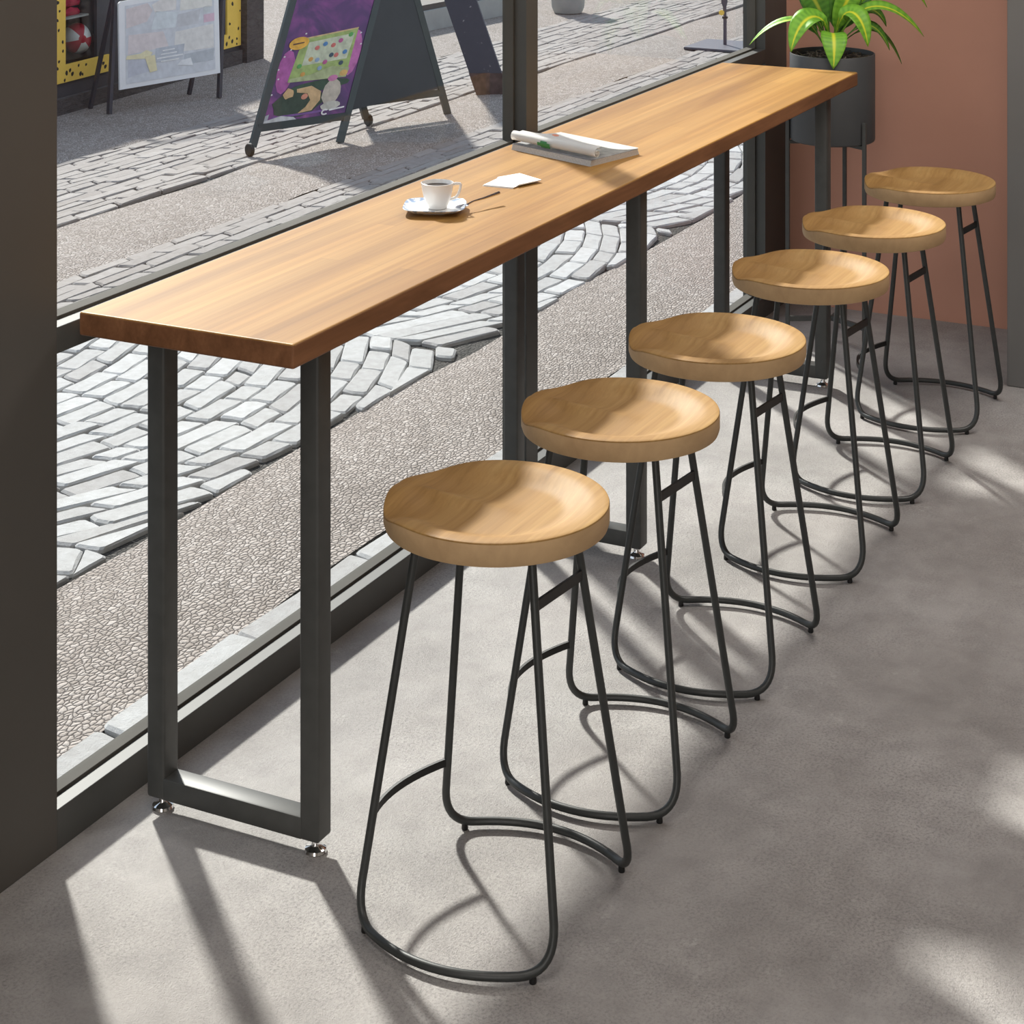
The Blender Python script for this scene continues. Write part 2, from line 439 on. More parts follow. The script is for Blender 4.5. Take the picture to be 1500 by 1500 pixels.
# ------------------------------------------------------------------ bar table
TX0, TX1, TY0, TY1 = 3.161, 6.782, 2.030, 2.533
t = empty('bar_table', ((TX0 + TX1) / 2, (TY0 + TY1) / 2, 0))
tag(t, 'long wooden bar table on three charcoal metal frames along the window', 'table')
bm = nbox((TX0, TY0, 1.003), (TX1, TY1, 1.05), .005, 3)
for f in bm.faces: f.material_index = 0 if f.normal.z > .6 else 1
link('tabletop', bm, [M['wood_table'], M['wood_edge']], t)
for x in (3.316, 4.931, 6.562):
    bm = bmesh.new(); d, wd = .05, .044; y0, y1 = 2.073, 2.484
    box(bm, (x, y0, .030), (x + d, y0 + wd, 1.003), .006, 3)
    box(bm, (x, y1 - wd, .030), (x + d, y1, 1.003), .006, 3)
    box(bm, (x, y0 + wd - .006, .030), (x + d, y1 - wd + .006, .0745), .004, 2)
    box(bm, (x, y0 + wd - .006, .958), (x + d, y1 - wd + .006, 1.003), .004, 2)
    fr = link('leg_frame', bm, M['metal'], t, True)
    for y in (y0 + .022, y1 - .022):
        bm = bmesh.new()
        lathe(bm, [(0, 0), (.021, 0), (.023, .003), (.021, .008), (.010, .013), (.008, .016), (.008, .031), (0, .031)], (x + d / 2, y, 0), 28)
        link('levelling_foot', bm, M['chrome'], fr, True)

# ------------------------------------------------------------------ stools
def seat_mesh():
    bm = bmesh.new(); R, T = .2125, .047; z0 = .708
    nr, na = 30, 96
    def top(r, a):
        p = (a - pi / 2 + pi) % (2 * pi) - pi         # angle from +Y (towards the table)
        x, y = r * math.cos(a), r * math.sin(a); k = r / R
        scoop = math.exp(-((abs(p) - math.radians(37 if p > 0 else 27)) / math.radians(16 if p > 0 else 16)) ** 2) * (1 if p > 0 else .5)
        s = min(1, max(0, (k - .56) / .33)); s = s * s * (3 - 2 * s)
        depth = .0195 * (1 - s)
        z = T - depth
        z -= .0165 * scoop * min(1, max(0, (k - .15) / .65)) * (s * .85 + .15)
        if y > -.05:                                   # pommel ridge
            wd = .013 + .020 * (1 - k)
            g = math.exp(-abs(x / wd) ** 1.5) * min(1, max(0, (y + .05) / .20))
            z += .0175 * g * (1 - s) - .002 * g * s
        return z
    rings = []
    c = bm.verts.new((0, 0, z0 + top(0.0, pi / 2)))
    for i in range(1, nr + 1):
        r = R * (i / nr) * (1 if i < nr else 1) - (.0035 if i == nr else 0)
        if i == nr: r = R - .0035
        else: r = (R - .0035) * i / nr
        rings.append([bm.verts.new((r * math.cos(2 * pi * k / na), r * math.sin(2 * pi * k / na), z0 + top(r, 2 * pi * k / na))) for k in range(na)])
    def ring(r, f): rings.append([bm.verts.new((r * math.cos(2 * pi * k / na), r * math.sin(2 * pi * k / na), f(2 * pi * k / na))) for k in range(na)])
    ring(R - .001, lambda a: z0 + top(R - .0035, a) - .001)
    ring(R, lambda a: z0 + top(R - .0035, a) - .0035)
    ring(R, lambda a: z0 + .012)
    ring(R - .003, lambda a: z0 + .003)
    ring(R - .010, lambda a: z0)
    for k in range(na): bm.faces.new((c, rings[0][k], rings[0][(k + 1) % na]))
    for a, b in zip(rings, rings[1:]):
        for k in range(na): bm.faces.new((a[k], b[k], b[(k + 1) % na], a[(k + 1) % na]))
    bm.faces.new(rings[-1][::-1])
    return bm

LT, LB, AT, AB_ = .091, .164, .117, .199               # leg tops and bottoms: |x| and |y| about the stool's middle
def leg_pt(sx, sy, z):
    s = (.708 - z) / (.708 - .05)
    return Vector((sx * (LT + s * (LB - LT)), sy * (AT + s * (AB_ - AT)), z))

def loop_pts(sx, want=None):
    zr, r = .0138, .008
    def rail(y):
        q = y / .205
        return Vector((sx * (.255 - .082 * q * q), y, zr))
    def corner(sy):
        a, cpt, b = leg_pt(sx, sy, .088), leg_pt(sx, sy, .012), rail(sy * .150)
        cpt.z = zr; cpt.x = sx * (abs(cpt.x) + .006)
        return [a * (1 - s) ** 2 + cpt * 2 * s * (1 - s) + b * s * s for s in [i / 9 for i in range(10)]]
    if want: return corner(want)
    p = [leg_pt(sx, 1, .712), leg_pt(sx, 1, .4)] + corner(1)
    p += [rail(.150 - .3 * i / 16) for i in range(1, 16)]
    p += corner(-1)[::-1] + [leg_pt(sx, -1, .4), leg_pt(sx, -1, .712)]
    return p

def make_stool(label):
    root = empty('bar_stool', (0, 0, 0))
    tag(root, label, 'stool', 'stools in a row along the bar table')
    bm = seat_mesh(); bm.normal_update()
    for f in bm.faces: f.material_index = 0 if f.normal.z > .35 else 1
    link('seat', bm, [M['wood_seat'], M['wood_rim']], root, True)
    bm = bmesh.new(); lathe(bm, [(0, .7025), (.15, .7025), (.15, .708), (0, .708)], (0, 0, 0), 40)
    link('mounting_plate', bm, M['rod'], root)
    for sx in (-1, 1):
        bm = bmesh.new(); tube(bm, loop_pts(sx), .0080, 14)
        link('leg_loop', bm, M['rod'], root, True)
        for sy in (-1, 1):
            bm = bmesh.new(); q = loop_pts(sx, sy)[7]; p = Vector((q.x, q.y, 0))
            lathe(bm, [(0, 0), (.0060, 0), (.0068, .002), (.0060, q.z - .004), (0, q.z - .004)], p, 16)
            link('foot', bm, M['rubber'], root, True)
    a, b = leg_pt(-1, 1, .146), leg_pt(1, 1, .152)
    mid = (a + b) / 2 + Vector((-.02, .090, 0))
    pts = []
    for i in range(17):
        s = i / 16; pts.append(a * (1 - s) ** 2 + mid * 2 * s * (1 - s) + b * s * s)
    bm = bmesh.new(); tube(bm, pts, 0, prof=[(-.0075, -.003), (.0075, -.003), (.0075, .003), (-.0075, .003)])
    fr = link('footrest', bm, M['rubber'], root)
    a, b = leg_pt(-1, -1, .615), leg_pt(1, -1, .600)
    d = (b - a).normalized() * .006
    bm = bmesh.new(); tube(bm, [a - d, (a + b) / 2, b + d], 0, prof=[(-.0095, -.003), (.0095, -.003), (.0095, .003), (-.0095, .003)])
    link('back_brace', bm, M['rubber'], root)
    return root

spots = [(3.348, 1.700), (3.937, 1.702), (4.525, 1.703), (5.246, 1.704), (5.862, 1.706), (6.520, 1.708)]
labels = ['round wooden bar stool nearest the camera, standing by the near end of the table',
          'second wooden bar stool from the near end, its seat against the window mullion',
          'third wooden bar stool from the near end, in front of the middle of the table',
          'fourth wooden bar stool from the near end, third from the terracotta wall',
          'fifth wooden bar stool, next to last before the terracotta wall',
          'sixth and farthest wooden bar stool, beside the grey column and terracotta wall']
proto = make_stool(labels[0])
for i, (x, y) in enumerate(spots):
    if i == 0: r = proto
    else:
        r = proto.copy(); C.objects.link(r)
        for ch in proto.children:
            c = ch.copy(); c.parent = r; C.objects.link(c)
        r['label'] = labels[i]
    r.location = (x, y, 0)

# ------------------------------------------------------------------ things on the table
TZ = 1.05
sc = Vector((4.243, 2.322, TZ))
root = empty('saucer', sc); tag(root, 'square white saucer with blue painted corners under the coffee cup', 'saucer')
def sq(a):                                            # rounded square outline
    c, s = abs(math.cos(a - .42)), abs(math.sin(a - .42)); p = 4.2
    return (c ** p + s ** p) ** (-1 / p)
bm = bmesh.new()
lathe(bm, [(0, .0), (.034, .0), (.037, .003), (.060, .007), (.0745, .0155), (.0755, .0165), (.0745, .0175), (.058, .0095), (.036, .0062), (0, .0058)], sc, 72, sq)
link('saucer_plate', bm, M['saucer'], root, True)

cc = Vector((4.252, 2.320, TZ + .0062))
root = empty('coffee_cup', cc); tag(root, 'white coffee cup full of black coffee on a square saucer', 'cup')
bm = bmesh.new()
lathe(bm, [(0, 0), (.020, 0), (.0235, .002), (.031, .020), (.0365, .042), (.0395, .0605), (.0398, .0625), (.0385, .0630), (.0375, .0615), (.0345, .042), (.029, .022), (.018, .006), (0, .006)], cc, 56)
link('cup_body', bm, M['porcelain'], root, True)
bm = bmesh.new(); lathe(bm, [(0, .0535), (.0367, .0535), (.0355, .050), (0, .050)], cc, 48)
link('coffee', bm, M['coffee'], root, True)
hd = Vector((SN, -CS, 0)) * .93 + Vector((CS, SN, 0)) * .25; hd.normalize()
hp = [(.0375, .056), (.046, .0575), (.0565, .0565), (.0585, .053), (.0565, .043), (.053, .033), (.047, .025), (.040, .0215), (.030, .020)]
bm = bmesh.new(); tube(bm, [cc + hd * a + Vector((0, 0, b)) for a, b in hp], .0035, 10)
link('handle', bm, M['porcelain'], root, True)

s0, s1 = Vector((4.243, 2.262, TZ + .0145)), Vector((4.393, 2.224, TZ + .0255))
root = empty('teaspoon', s0); tag(root, 'small steel teaspoon resting across the edge of the saucer', 'spoon')
d = (s1 - s0); dn = d.normalized(); sd = dn.cross(Vector((0, 0, 1))).normalized()
bm = bmesh.new()
rg = []
for i in range(9):                                    # bowl: shallow oval dish with thickness
    s = i / 8; w = .013 * math.sin(pi * min(1, .08 + s * .92)) ** .6; p = s0 + dn * (.042 * s)
    rg.append([bm.verts.new(p + sd * (w * q) + Vector((0, 0, -.0045 * (1 - q * q) * math.sin(pi * s)))) for q in (-1, -.5, 0, .5, 1)])
for a, b in zip(rg, rg[1:]):
    for k in range(4): bm.faces.new((a[k], a[k + 1], b[k + 1], b[k]))
r = bmesh.ops.solidify(bm, geom=bm.faces[:], thickness=.0012)
link('spoon_bowl', bm, M['steel'], root, True)
bm = bmesh.new(); tube(bm, [s0 + dn * .038 + Vector((0, 0, -.0005)), s0 + dn * .06 + Vector((0, 0, .002)), s0 + dn * .10, s1], [.0024, .0021, .0030, .0044], 8)
link('spoon_handle', bm, M['steel'], root, True)

# folded paper napkins
def folded(name, pts, z, th, label):
    root_bm = bmesh.new()
    for k in range(3):
        off = Vector((.0012 * k, -.0010 * k, 0))
        slab(root_bm, [Vector((p[0], p[1], z + th * k / 3)) + off for p in pts], (0, 0, 1), th / 3 * .8)
    o = link(name, root_bm, M['paper']); tag(o, label, 'napkin'); return o
folded('paper_napkin', [(4.548, 2.350), (4.554, 2.266), (4.640, 2.266), (4.655, 2.354)], TZ, .004, 'folded white paper napkin nearer the coffee cup, partly under another napkin')
folded('paper_napkin', [(4.632, 2.352), (4.572, 2.262), (4.653, 2.236), (4.700, 2.322)], TZ + .0042, .0035, 'folded white paper napkin lying half over the other, nearer the magazine')

# magazine with its front pages rolled back
mb = [Vector((5.008, 2.496, 0)), Vector((4.893, 2.203, 0)), Vector((5.106, 2.151, 0)), Vector((5.235, 2.440, 0))]
root = empty('magazine', sum(mb, Vector()) / 4 + Vector((0, 0, TZ)))
tag(root, 'open white magazine with a rolled page lying on the wooden bar table', 'magazine')
e1 = (mb[2] - mb[1]); e2 = (mb[0] - mb[1])
def mp(a, b, z): return mb[1] + e1 * a + e2 * b + Vector((0, 0, TZ + z))
bm = bmesh.new()
for k in range(5): slab(bm, [mp(.004 * k, 0, .0030 * k), mp(1 - .006 * k, 0.0, .0030 * k), mp(1 - .006 * k, 1, .0030 * k), mp(.004 * k, 1, .0030 * k)], (0, 0, 1), .0026)
link('page_block', bm, M['papergrey'], root)
bm = bmesh.new(); slab(bm, [mp(0.02, 0.0, .0152), mp(.98, 0, .0152), mp(.98, 1, .0152), mp(.02, 1, .0152)], (0, 0, 1), .0012)
link('inner_page', bm, M['pageshade'], root)
bm = bmesh.new(); prof = []                            # page that runs from the right edge to the roll
for i in range(15):
    s = i / 14; a = 1.0 - s * .84; z = .0178 + .034 * s ** 1.8 if s < .93 else .0178 + .034 * .93 ** 1.8 - .02 * (s - .93)
    prof.append((a, z))
rr_, ca, cz = .0165, .10, .034
def rollpts(extra=0):
    return [(ca + math.cos(q) * (rr_ - .0008 * i) / e1.length, cz + math.sin(q) * (rr_ - .0008 * i)) for i, q in enumerate([pi * (.15 + i * .19) for i in range(22)])]
def sheet(pr, b0, b1, n=6):
    bm = bmesh.new(); rows = []
    for j in range(n + 1):
        b = b0 + (b1 - b0) * j / n
        rows.append([bm.verts.new(mp(a, b, z)) for a, z in pr])
    for x, y in zip(rows, rows[1:]):
        for k in range(len(pr) - 1): bm.faces.new((x[k], x[k + 1], y[k + 1], y[k]))
    bmesh.ops.solidify(bm, geom=bm.faces[:], thickness=.0007); return bm
link('top_page', sheet(prof, .0, 1.0), M['paper'], root, True)
rp = link('rolled_page', sheet(rollpts(), -.03, 1.04, 8), M['paper'], root, True)
bm = bmesh.new()
q0 = [pi * (.88 + .09 * i) for i in range(5)]
for j in range(4):
    for k in range(4):
        f = [mp(ca + math.cos(q) * (rr_ + .0009) / e1.length, b, cz + math.sin(q) * (rr_ + .0009)) for q, b in ((q0[k], .52 + .04 * j), (q0[k + 1], .52 + .04 * j), (q0[k + 1], .56 + .04 * j), (q0[k], .56 + .04 * j))]
        if (j, k) in ((0, 0), (3, 3), (3, 0)): continue
        bm.faces.new([bm.verts.new(p) for p in f])
link('green_print', bm, M['ink_green'], rp)
bm = bmesh.new(); lathe(bm, [(0, .0006), (.011, .0006), (.011, 0), (0, 0)], mp(.36, .66, .0435), 20, lambda a: 1 + .35 * math.sin(2 * a))
link('orange_print', bm, M['ink_orange'], rp)

# ------------------------------------------------------------------ potted plant on a three-legged stand
PC = Vector((7.112, 2.226, 0)); PZ0, PZ1, PR = .742, 1.062, .1555
st = empty('plant_stand', PC); tag(st, 'slim dark metal three-legged stand holding the plant pot', 'plant stand')
angs = [0.02, 2.06, -2.07]
for a in angs:
    p = PC + Vector((math.cos(a), math.sin(a), 0)) * (PR + .009)
    bm = nbox((p.x - .007, p.y - .007, 0), (p.x + .007, p.y + .007, PZ0 + .085), .0015)
    link('leg', bm, M['metal'], st)
bm = bmesh.new()
for a in angs:
    d = Vector((math.cos(a), math.sin(a), 0))
    bar(bm, PC + Vector((0, 0, .085)), PC + d * (PR + .006) + Vector((0, 0, .085)), .012, .018)
link('lower_brace', bm, M['metal'], st)
bm = bmesh.new()
for a in angs:
    d = Vector((math.cos(a), math.sin(a), 0))
    bar(bm, PC + Vector((0, 0, PZ0 - .007)), PC + d * (PR + .006) + Vector((0, 0, PZ0 - .007)), .012, .012)
link('upper_brace', bm, M['metal'], st)

pt = empty('potted_plant', PC + Vector((0, 0, PZ0))); tag(pt, 'leafy plant with yellow-striped leaves in a round charcoal pot at the table end', 'plant')
bm = bmesh.new()
lathe(bm, [(0, 0), (PR - .006, 0), (PR - .001, .004), (PR, .010), (PR, .318), (PR - .0015, .320), (PR - .005, .320), (PR - .006, .318), (PR - .006, .285), (0, .285)], PC + Vector((0, 0, PZ0)), 72)
link('pot', bm, M['pot'], pt, True)
bm = bmesh.new(); lathe(bm, [(0, .303), (.06, .304), (.12, .302), (.1493, .299), (.1493, .294), (0, .294)], PC + Vector((0, 0, PZ0)), 40)
so = link('soil', bm, M['soil'], pt, True)
bm = bmesh.new()
for i in range(150):
    a, r = random.random() * 2 * pi, .142 * math.sqrt(random.random()); q = random.random() * pi
    p = PC + Vector((math.cos(a) * r, math.sin(a) * r, PZ0 + .302 + random.random() * .009)); d = Vector((math.cos(q), math.sin(q), random.uniform(-.3, .5))) * random.uniform(.007, .016)
    bar(bm, p - d, p + d, .005, .0025)
o = link('bark_chips', bm, M['bark'], pt); o['kind'] = 'stuff'

LAT, DEP = Vector((SN, -CS, 0)), Vector((CS, SN, 0))
PX = .00251                                             # metres per photo pixel at the plant
PB = PC + Vector((0, 0, 1.0595))
def P3(u, v, d): return PB + LAT * ((u - 1221) * PX) + DEP * d + Vector((0, 0, (78 - v) * PX - d * .148))
def bez(p, s):
    p = list(p)
    while len(p) > 1: p = [a * (1 - s) + b * s for a, b in zip(p, p[1:])]
    return p[0]
def leaf(pts, w, face, mat, fold=.25, start=.25):
    """pts: (u,v,depth) control points base->tip; w: half width in px; face: direction the upper side looks to"""
    P = [P3(*p) for p in pts]; bm = bmesh.new(); uvl = bm.loops.layers.uv.new('UVMap')
    n = 22; rows = []; face = Vector(face).normalized()
    for i in range(n + 1):
        s = i / n; p = bez(P, s); tg = (bez(P, min(1, s + .02)) - bez(P, max(0, s - .02))).normalized()
        sd = tg.cross(face).normalized(); up = sd.cross(tg).normalized()
        if s < start: ww = .10 + .06 * s
        else:
            q = (s - start) / (1 - start); e_ = max(0.0, math.sin(pi * min(1, q ** .92))) ** .8
            ww = max(e_, .13 * (1 - q * 1.0) if q < .3 else 0)
        ww = max(.01, ww) * w * PX * 1.12
        rows.append([(bm.verts.new(p + sd * (ww * q) + up * (fold * ww * abs(q) ** 1.2)), .5 + q * .5, s) for q in (-1, -.66, -.33, 0, .33, .66, 1)])
    for a, b in zip(rows, rows[1:]):
        for k in range(6):
            vs = (a[k], a[k + 1], b[k + 1], b[k]); f = bm.faces.new([v[0] for v in vs])
            for lp, v in zip(f.loops, vs): lp[uvl].uv = (v[1], v[2])
    me_bm = bm
    o = link('leaf', me_bm, mat, pt, True, math.radians(80))
    md = o.modifiers.new('thick', 'SOLIDIFY'); md.thickness = .0012; md.offset = 0
    return o
tc = -DEP * .8 + Vector((0, 0, .7))                   # towards the camera and up
LF, LD = M['leaf'], M['leafdark']
leaf([(1216, 72, 0), (1205, 30, -.02), (1150, 5, -.05), (1098, 66, -.03)], 9, Vector((0, 0, 1)) - DEP * .2, LF)
leaf([(1217, 72, -.01), (1218, 10, -.04), (1165, 8, -.13), (1152, 77, -.15)], 17, tc - LAT * .5, LF)
leaf([(1218, 74, -.03), (1216, 28, -.06), (1216, 50, -.16), (1212, 101, -.165)], 17, tc, LF, .2)
leaf([(1222, 72, -.02), (1226, -5, -.05), (1258, 8, -.12), (1264, 69, -.13)], 16, tc + LAT * .4, LF)
leaf([(1226, 72, .0), (1245, 0, -.02), (1300, -14, -.04), (1353, 54, -.03)], 11, Vector((0, 0, 1)) - DEP * .5 + LAT * .3, LF)
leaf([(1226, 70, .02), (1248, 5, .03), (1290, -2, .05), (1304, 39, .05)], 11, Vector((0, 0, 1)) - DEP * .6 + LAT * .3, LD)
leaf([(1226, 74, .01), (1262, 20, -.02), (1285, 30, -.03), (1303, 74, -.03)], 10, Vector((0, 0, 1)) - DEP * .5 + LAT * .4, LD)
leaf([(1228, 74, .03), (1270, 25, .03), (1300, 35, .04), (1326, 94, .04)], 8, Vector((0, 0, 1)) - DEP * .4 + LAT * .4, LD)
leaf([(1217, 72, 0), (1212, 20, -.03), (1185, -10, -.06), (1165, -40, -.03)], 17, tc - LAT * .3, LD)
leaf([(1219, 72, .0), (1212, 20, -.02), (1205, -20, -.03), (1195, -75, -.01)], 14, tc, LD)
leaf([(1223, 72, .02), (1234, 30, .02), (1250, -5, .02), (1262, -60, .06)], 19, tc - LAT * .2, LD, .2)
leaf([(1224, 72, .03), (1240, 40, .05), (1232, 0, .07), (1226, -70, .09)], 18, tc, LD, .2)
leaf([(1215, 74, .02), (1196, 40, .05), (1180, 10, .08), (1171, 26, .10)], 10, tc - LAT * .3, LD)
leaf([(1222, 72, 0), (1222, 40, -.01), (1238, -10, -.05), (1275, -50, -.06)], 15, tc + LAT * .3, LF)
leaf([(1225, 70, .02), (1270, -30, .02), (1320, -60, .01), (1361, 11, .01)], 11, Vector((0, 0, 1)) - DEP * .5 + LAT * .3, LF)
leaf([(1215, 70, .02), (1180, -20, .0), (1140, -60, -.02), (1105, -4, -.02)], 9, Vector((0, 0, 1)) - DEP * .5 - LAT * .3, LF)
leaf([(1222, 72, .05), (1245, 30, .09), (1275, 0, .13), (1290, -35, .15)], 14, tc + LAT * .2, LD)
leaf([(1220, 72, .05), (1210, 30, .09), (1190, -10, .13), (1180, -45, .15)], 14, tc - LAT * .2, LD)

# ------------------------------------------------------------------ the street
GZ = -.03
struct(link('street_ground', nbox((-4, WY + .1, GZ - .2), (40, 30, GZ - .016)), M['ground']))
def strip(name, y0, y1, x0, x1, mat, top=0.0):
    bm = bmesh.new(); nx = int((x1 - x0) / .5); ny = max(2, min(8, int((y1 - y0) / .15))); vs = []
    for i in range(nx + 1):
        x = x0 + (x1 - x0) * i / nx; row = []
        for j in range(ny + 1):
            y = y0 + (y1 - y0) * j / ny
            if j in (0, ny): y += .018 * math.sin(x * 3.1 + j) + .012 * math.sin(x * 7.7 + 2 * j)
            row.append(bm.verts.new((x, y, GZ + top - (.012 if j in (0, ny) else 0))))
        vs.append(row)
    for a, b in zip(vs, vs[1:]):
        for k in range(ny): bm.faces.new((a[k], b[k], b[k + 1], a[k + 1]))
    return struct(link(name, bm, mat, None, True))
strip('pebble_band', 2.83, 3.42, 1.5, 16, M['pebble'], .004)
strip('pebble_band', 5.38, 6.02, 4.5, 30, M['pebble'], .004)

def visible(x, y):
    D = x * CS + y * SN; u = 750 + F * (x * SN - y * CS) / D
    return -60 < u < 1240
def stones(name, cells, mat='setts'):
    bm = bmesh.new(); lay = bm.faces.layers.float.new('tone')
    for quad, gap in cells:
        c = sum(quad, Vector((0, 0))) / 4
        if not visible(c.x, c.y): continue
        tone = min(1, max(0, random.gauss(.5, .24))); dz = random.uniform(-.004, .004); tx, ty = random.uniform(-.02, .02), random.uniform(-.02, .02)
        ring = []
        q = []
        for k in range(4):
            a = quad[k]; d = c - a; ln = d.length
            q.append(a + d / ln * min(gap * random.uniform(.7, 1.6), ln * .35))
        out = []
        for k in range(4):                             # 8-gon: cut corners and slightly wavy sides
            a, b = q[k], q[(k + 1) % 4]
            e = (b - a)
            cut = random.uniform(.004, .014) / max(.02, e.length); cut = min(.3, cut)
            out += [a + e * cut, a + e * random.uniform(.42, .58) + (a + b - c * 2) * random.uniform(-.02, .03), a + e * (1 - cut * random.uniform(.6, 1.2))]
        def Z(p, base): return GZ + base + dz + (p.x - c.x) * tx + (p.y - c.y) * ty
        lo = [bm.verts.new((p.x, p.y, GZ - .0158)) for p in out]
        hi = [bm.verts.new((p.x, p.y, Z(p, -.003))) for p in out]
        inn = [p + (c - p) * min(.2, .010 / max(.02, (c - p).length)) for p in out]
        tp = [bm.verts.new((p.x, p.y, Z(p, .003))) for p in inn]
        n = len(out); fs = [bm.faces.new(tp)]
        for k in range(n):
            w = (k + 1) % n
            fs.append(bm.faces.new((lo[k], lo[w], hi[w], hi[k]))); fs.append(bm.faces.new((hi[k], hi[w], tp[w], tp[k])))
        for f in fs: f[lay] = tone
    o = link(name, bm, M[mat]); struct(o); return o
def arc_cells(y0, y1, x0, x1, W, rowh, sl, bulge, gap):
    cells = []
    lanes = int((x1 - x0) / W) + 1
    for ln in range(lanes):
        rows = int((y1 - y0 + bulge) / rowh) + 2
        for r in range(-1, rows):
            n = max(3, int(W / sl)); off = random.random()
            ts = [0] + sorted([(i + off * .8 + random.uniform(-.26, .26)) / n for i in range(1, n)]) + [1]
            for a, b in zip(ts, ts[1:]):
                if b - a < .03: continue
                def pt(t, rr):
                    q = 2 * t - 1
                    y = y0 + rr * rowh - bulge * (1 - q * q) + bulge * .2 * math.sin(ln * 2.3)
                    return Vector((x0 + (ln + t) * W + .015 * math.sin(rr * 2.1 + ln), y))
                qd = [pt(a, r), pt(b, r), pt(b, r + 1), pt(a, r + 1)]
                cy = sum(p.y for p in qd) / 4
                for p in qd: p.y = min(y1, max(y0, p.y))
                if max(p.y for p in qd) - min(p.y for p in qd) > .03 and y0 < cy < y1: cells.append((qd, gap))
    return cells
def row_cells(y0, y1, x0, x1, rowh, sl, gap, wob=.0):
    cells = []; n = round((y1 - y0) / rowh)
    for r in range(n):
        x = x0 + random.random() * sl
        while x < x1:
            l = sl * random.uniform(.7, 1.35)
            def pt(a, rr): return Vector((a + .03 * (rr % 2), y0 + rr * (y1 - y0) / n + wob * math.sin(a * 1.7 + rr)))
            cells.append(([pt(x, r), pt(x + l, r), pt(x + l, r + 1), pt(x, r + 1)], gap)); x += l
    return cells
stones('kerb_setts', row_cells(2.645, 2.835, 2.2, 12, .19, .42, .006))
stones('fan_setts', arc_cells(3.42, 4.80, 2.3, 15, 2.1, .092, .23, .30, .0058))
stones('row_setts', row_cells(4.81, 5.38, 4.0, 20, .062, .30, .0042, .012), 'setts_far')
stones('row_setts', row_cells(6.03, 6.95, 5.0, 24, .066, .30, .0045, .015), 'setts_far')
strip('pebble_band', 6.96, 16, 6, 34, M['pebble'], .004)

# ---- shop front across the street (fp = a point on its face)
f0, f1 = Vector((8.9, 7.85, GZ)), Vector((12.15, 8.11, GZ))
fx = (f1 - f0).normalized(); fn = Vector((fx.y, -fx.x, 0))   # fn faces the street
def fac(u, v): 
    p = on_plane(u, v, f0, fn); return (p - f0).dot(fx), p.z
def fpt(s, z, out=0.0): return f0 + fx * s + Vector((0, 0, z - GZ)) + fn * out
def fbox(bm, s0, s1, z0, z1, o0, o1, mi=0):
    slab(bm, [fpt(s0, z0, o0), fpt(s1, z0, o0), fpt(s1, z1, o0), fpt(s0, z1, o0)], fn, o1 - o0, mi)
LEN = (f1 - f0).length
sa, zb = fac(92, 92); sb, _ = fac(138, 60); sd_, _ = fac(160, 81); sk, zk = fac(330, 53); sl_, _ = fac(350, 0)
s_in0, s_in1 = fac(93, 60)[0], fac(142, 60)[0]
r_in0, r_in1 = fac(290, 30)[0], fac(329, 30)[0]
zw0 = .205; TOP = .88; HW = .80
shop = empty('shop_front', (f0 + f1) / 2); tag(shop, 'dark grey shop front across the street with yellow spotted window borders', 'building')
bm = bmesh.new()
fbox(bm, 0, LEN, GZ, zw0, -.5, 0); fbox(bm, 0, LEN, HW, TOP, -.5, 0)
fbox(bm, 0, s_in0 - .03, zw0, HW, -.5, 0); fbox(bm, s_in1, r_in0, zw0, HW, -.5, 0); fbox(bm, r_in1, LEN, zw0, HW, -.5, 0)
fbox(bm, 0, LEN, GZ, TOP, -.7, -.5)
link('facade', bm, M['facade'], shop)
for a_, b_ in ((s_in0 - .06, s_in1 + .03), (r_in0 - .03, r_in1 + .03)):
    bm = bmesh.new(); fbox(bm, a_, b_, zw0, HW, -.499, -.47)
    link('display_back', bm, M['inside'], shop)
bm = bmesh.new(); sp0 = fac(349, 60)[0]; fbox(bm, sp0 + .02, LEN - .02, GZ, TOP - .02, 0, .06)
link('stone_pilaster', bm, M['rough'], shop)
bm = bmesh.new(); fbox(bm, -.05, sp0, GZ, GZ + .1, 0, .035)
link('plinth', bm, M['rough'], shop)
def trim_poly(name, polys):
    bm = bmesh.new()
    for q in polys: slab(bm, [fpt(s, z, .002) for s, z in q], fn, .014)
    return link(name, bm, M['yellow'], shop)
c0, c1 = fac(70, 122), fac(157, 108); d0, d1 = fac(96, 92), fac(157, 81)
zA0, zA1 = (c0[1] + c1[1]) / 2, (d0[1] + d1[1]) / 2
zA1 = max(zA1, zA0 + .10)
sL = fac(80, 60)[0] - .02
tl = trim_poly('window_border', [[(sL, zA0), (c1[0], zA0), (c1[0], zA1), (sL, zA1)], [(sL, zA1), (s_in0, zA1), (s_in0, HW - .02), (sL, HW - .02)]])
e0, e1_ = fac(300, 79), fac(350, 73); g0 = fac(320, 53)
tr_ = trim_poly('window_border', [[(e0[0] - .2, e0[1]), (e1_[0], e0[1]), (e1_[0], g0[1]), (e0[0] - .2, g0[1])], [(fac(330, 30)[0], g0[1]), (e1_[0], g0[1]), (e1_[0], HW - .02), (fac(330, 30)[0], HW - .02)]])
def spots_on(par, regions, n):
    for s0, s1, z0, z1, m_ in regions:
        for i in range(m_):
            s, z, r = random.uniform(s0 + .012, s1 - .012), z0 + (z1 - z0) * (i + random.uniform(.2, .8)) / m_, random.uniform(.008, .0145)
            ph = random.random() * 6
            bm = bmesh.new(); slab(bm, [fpt(s + math.cos(k * pi / 5) * r, z + math.sin(k * pi / 5) * r * (1 + .35 * math.sin(ph + k)), .016) for k in range(10)], fn, .0012)
            link('border_spot', bm, M['spot'], par)
spots_on(tl, [(sL, c1[0], zA0 + .01, zA1 - .01, 11), (sL, s_in0, zA1, .75, 8)], 0)
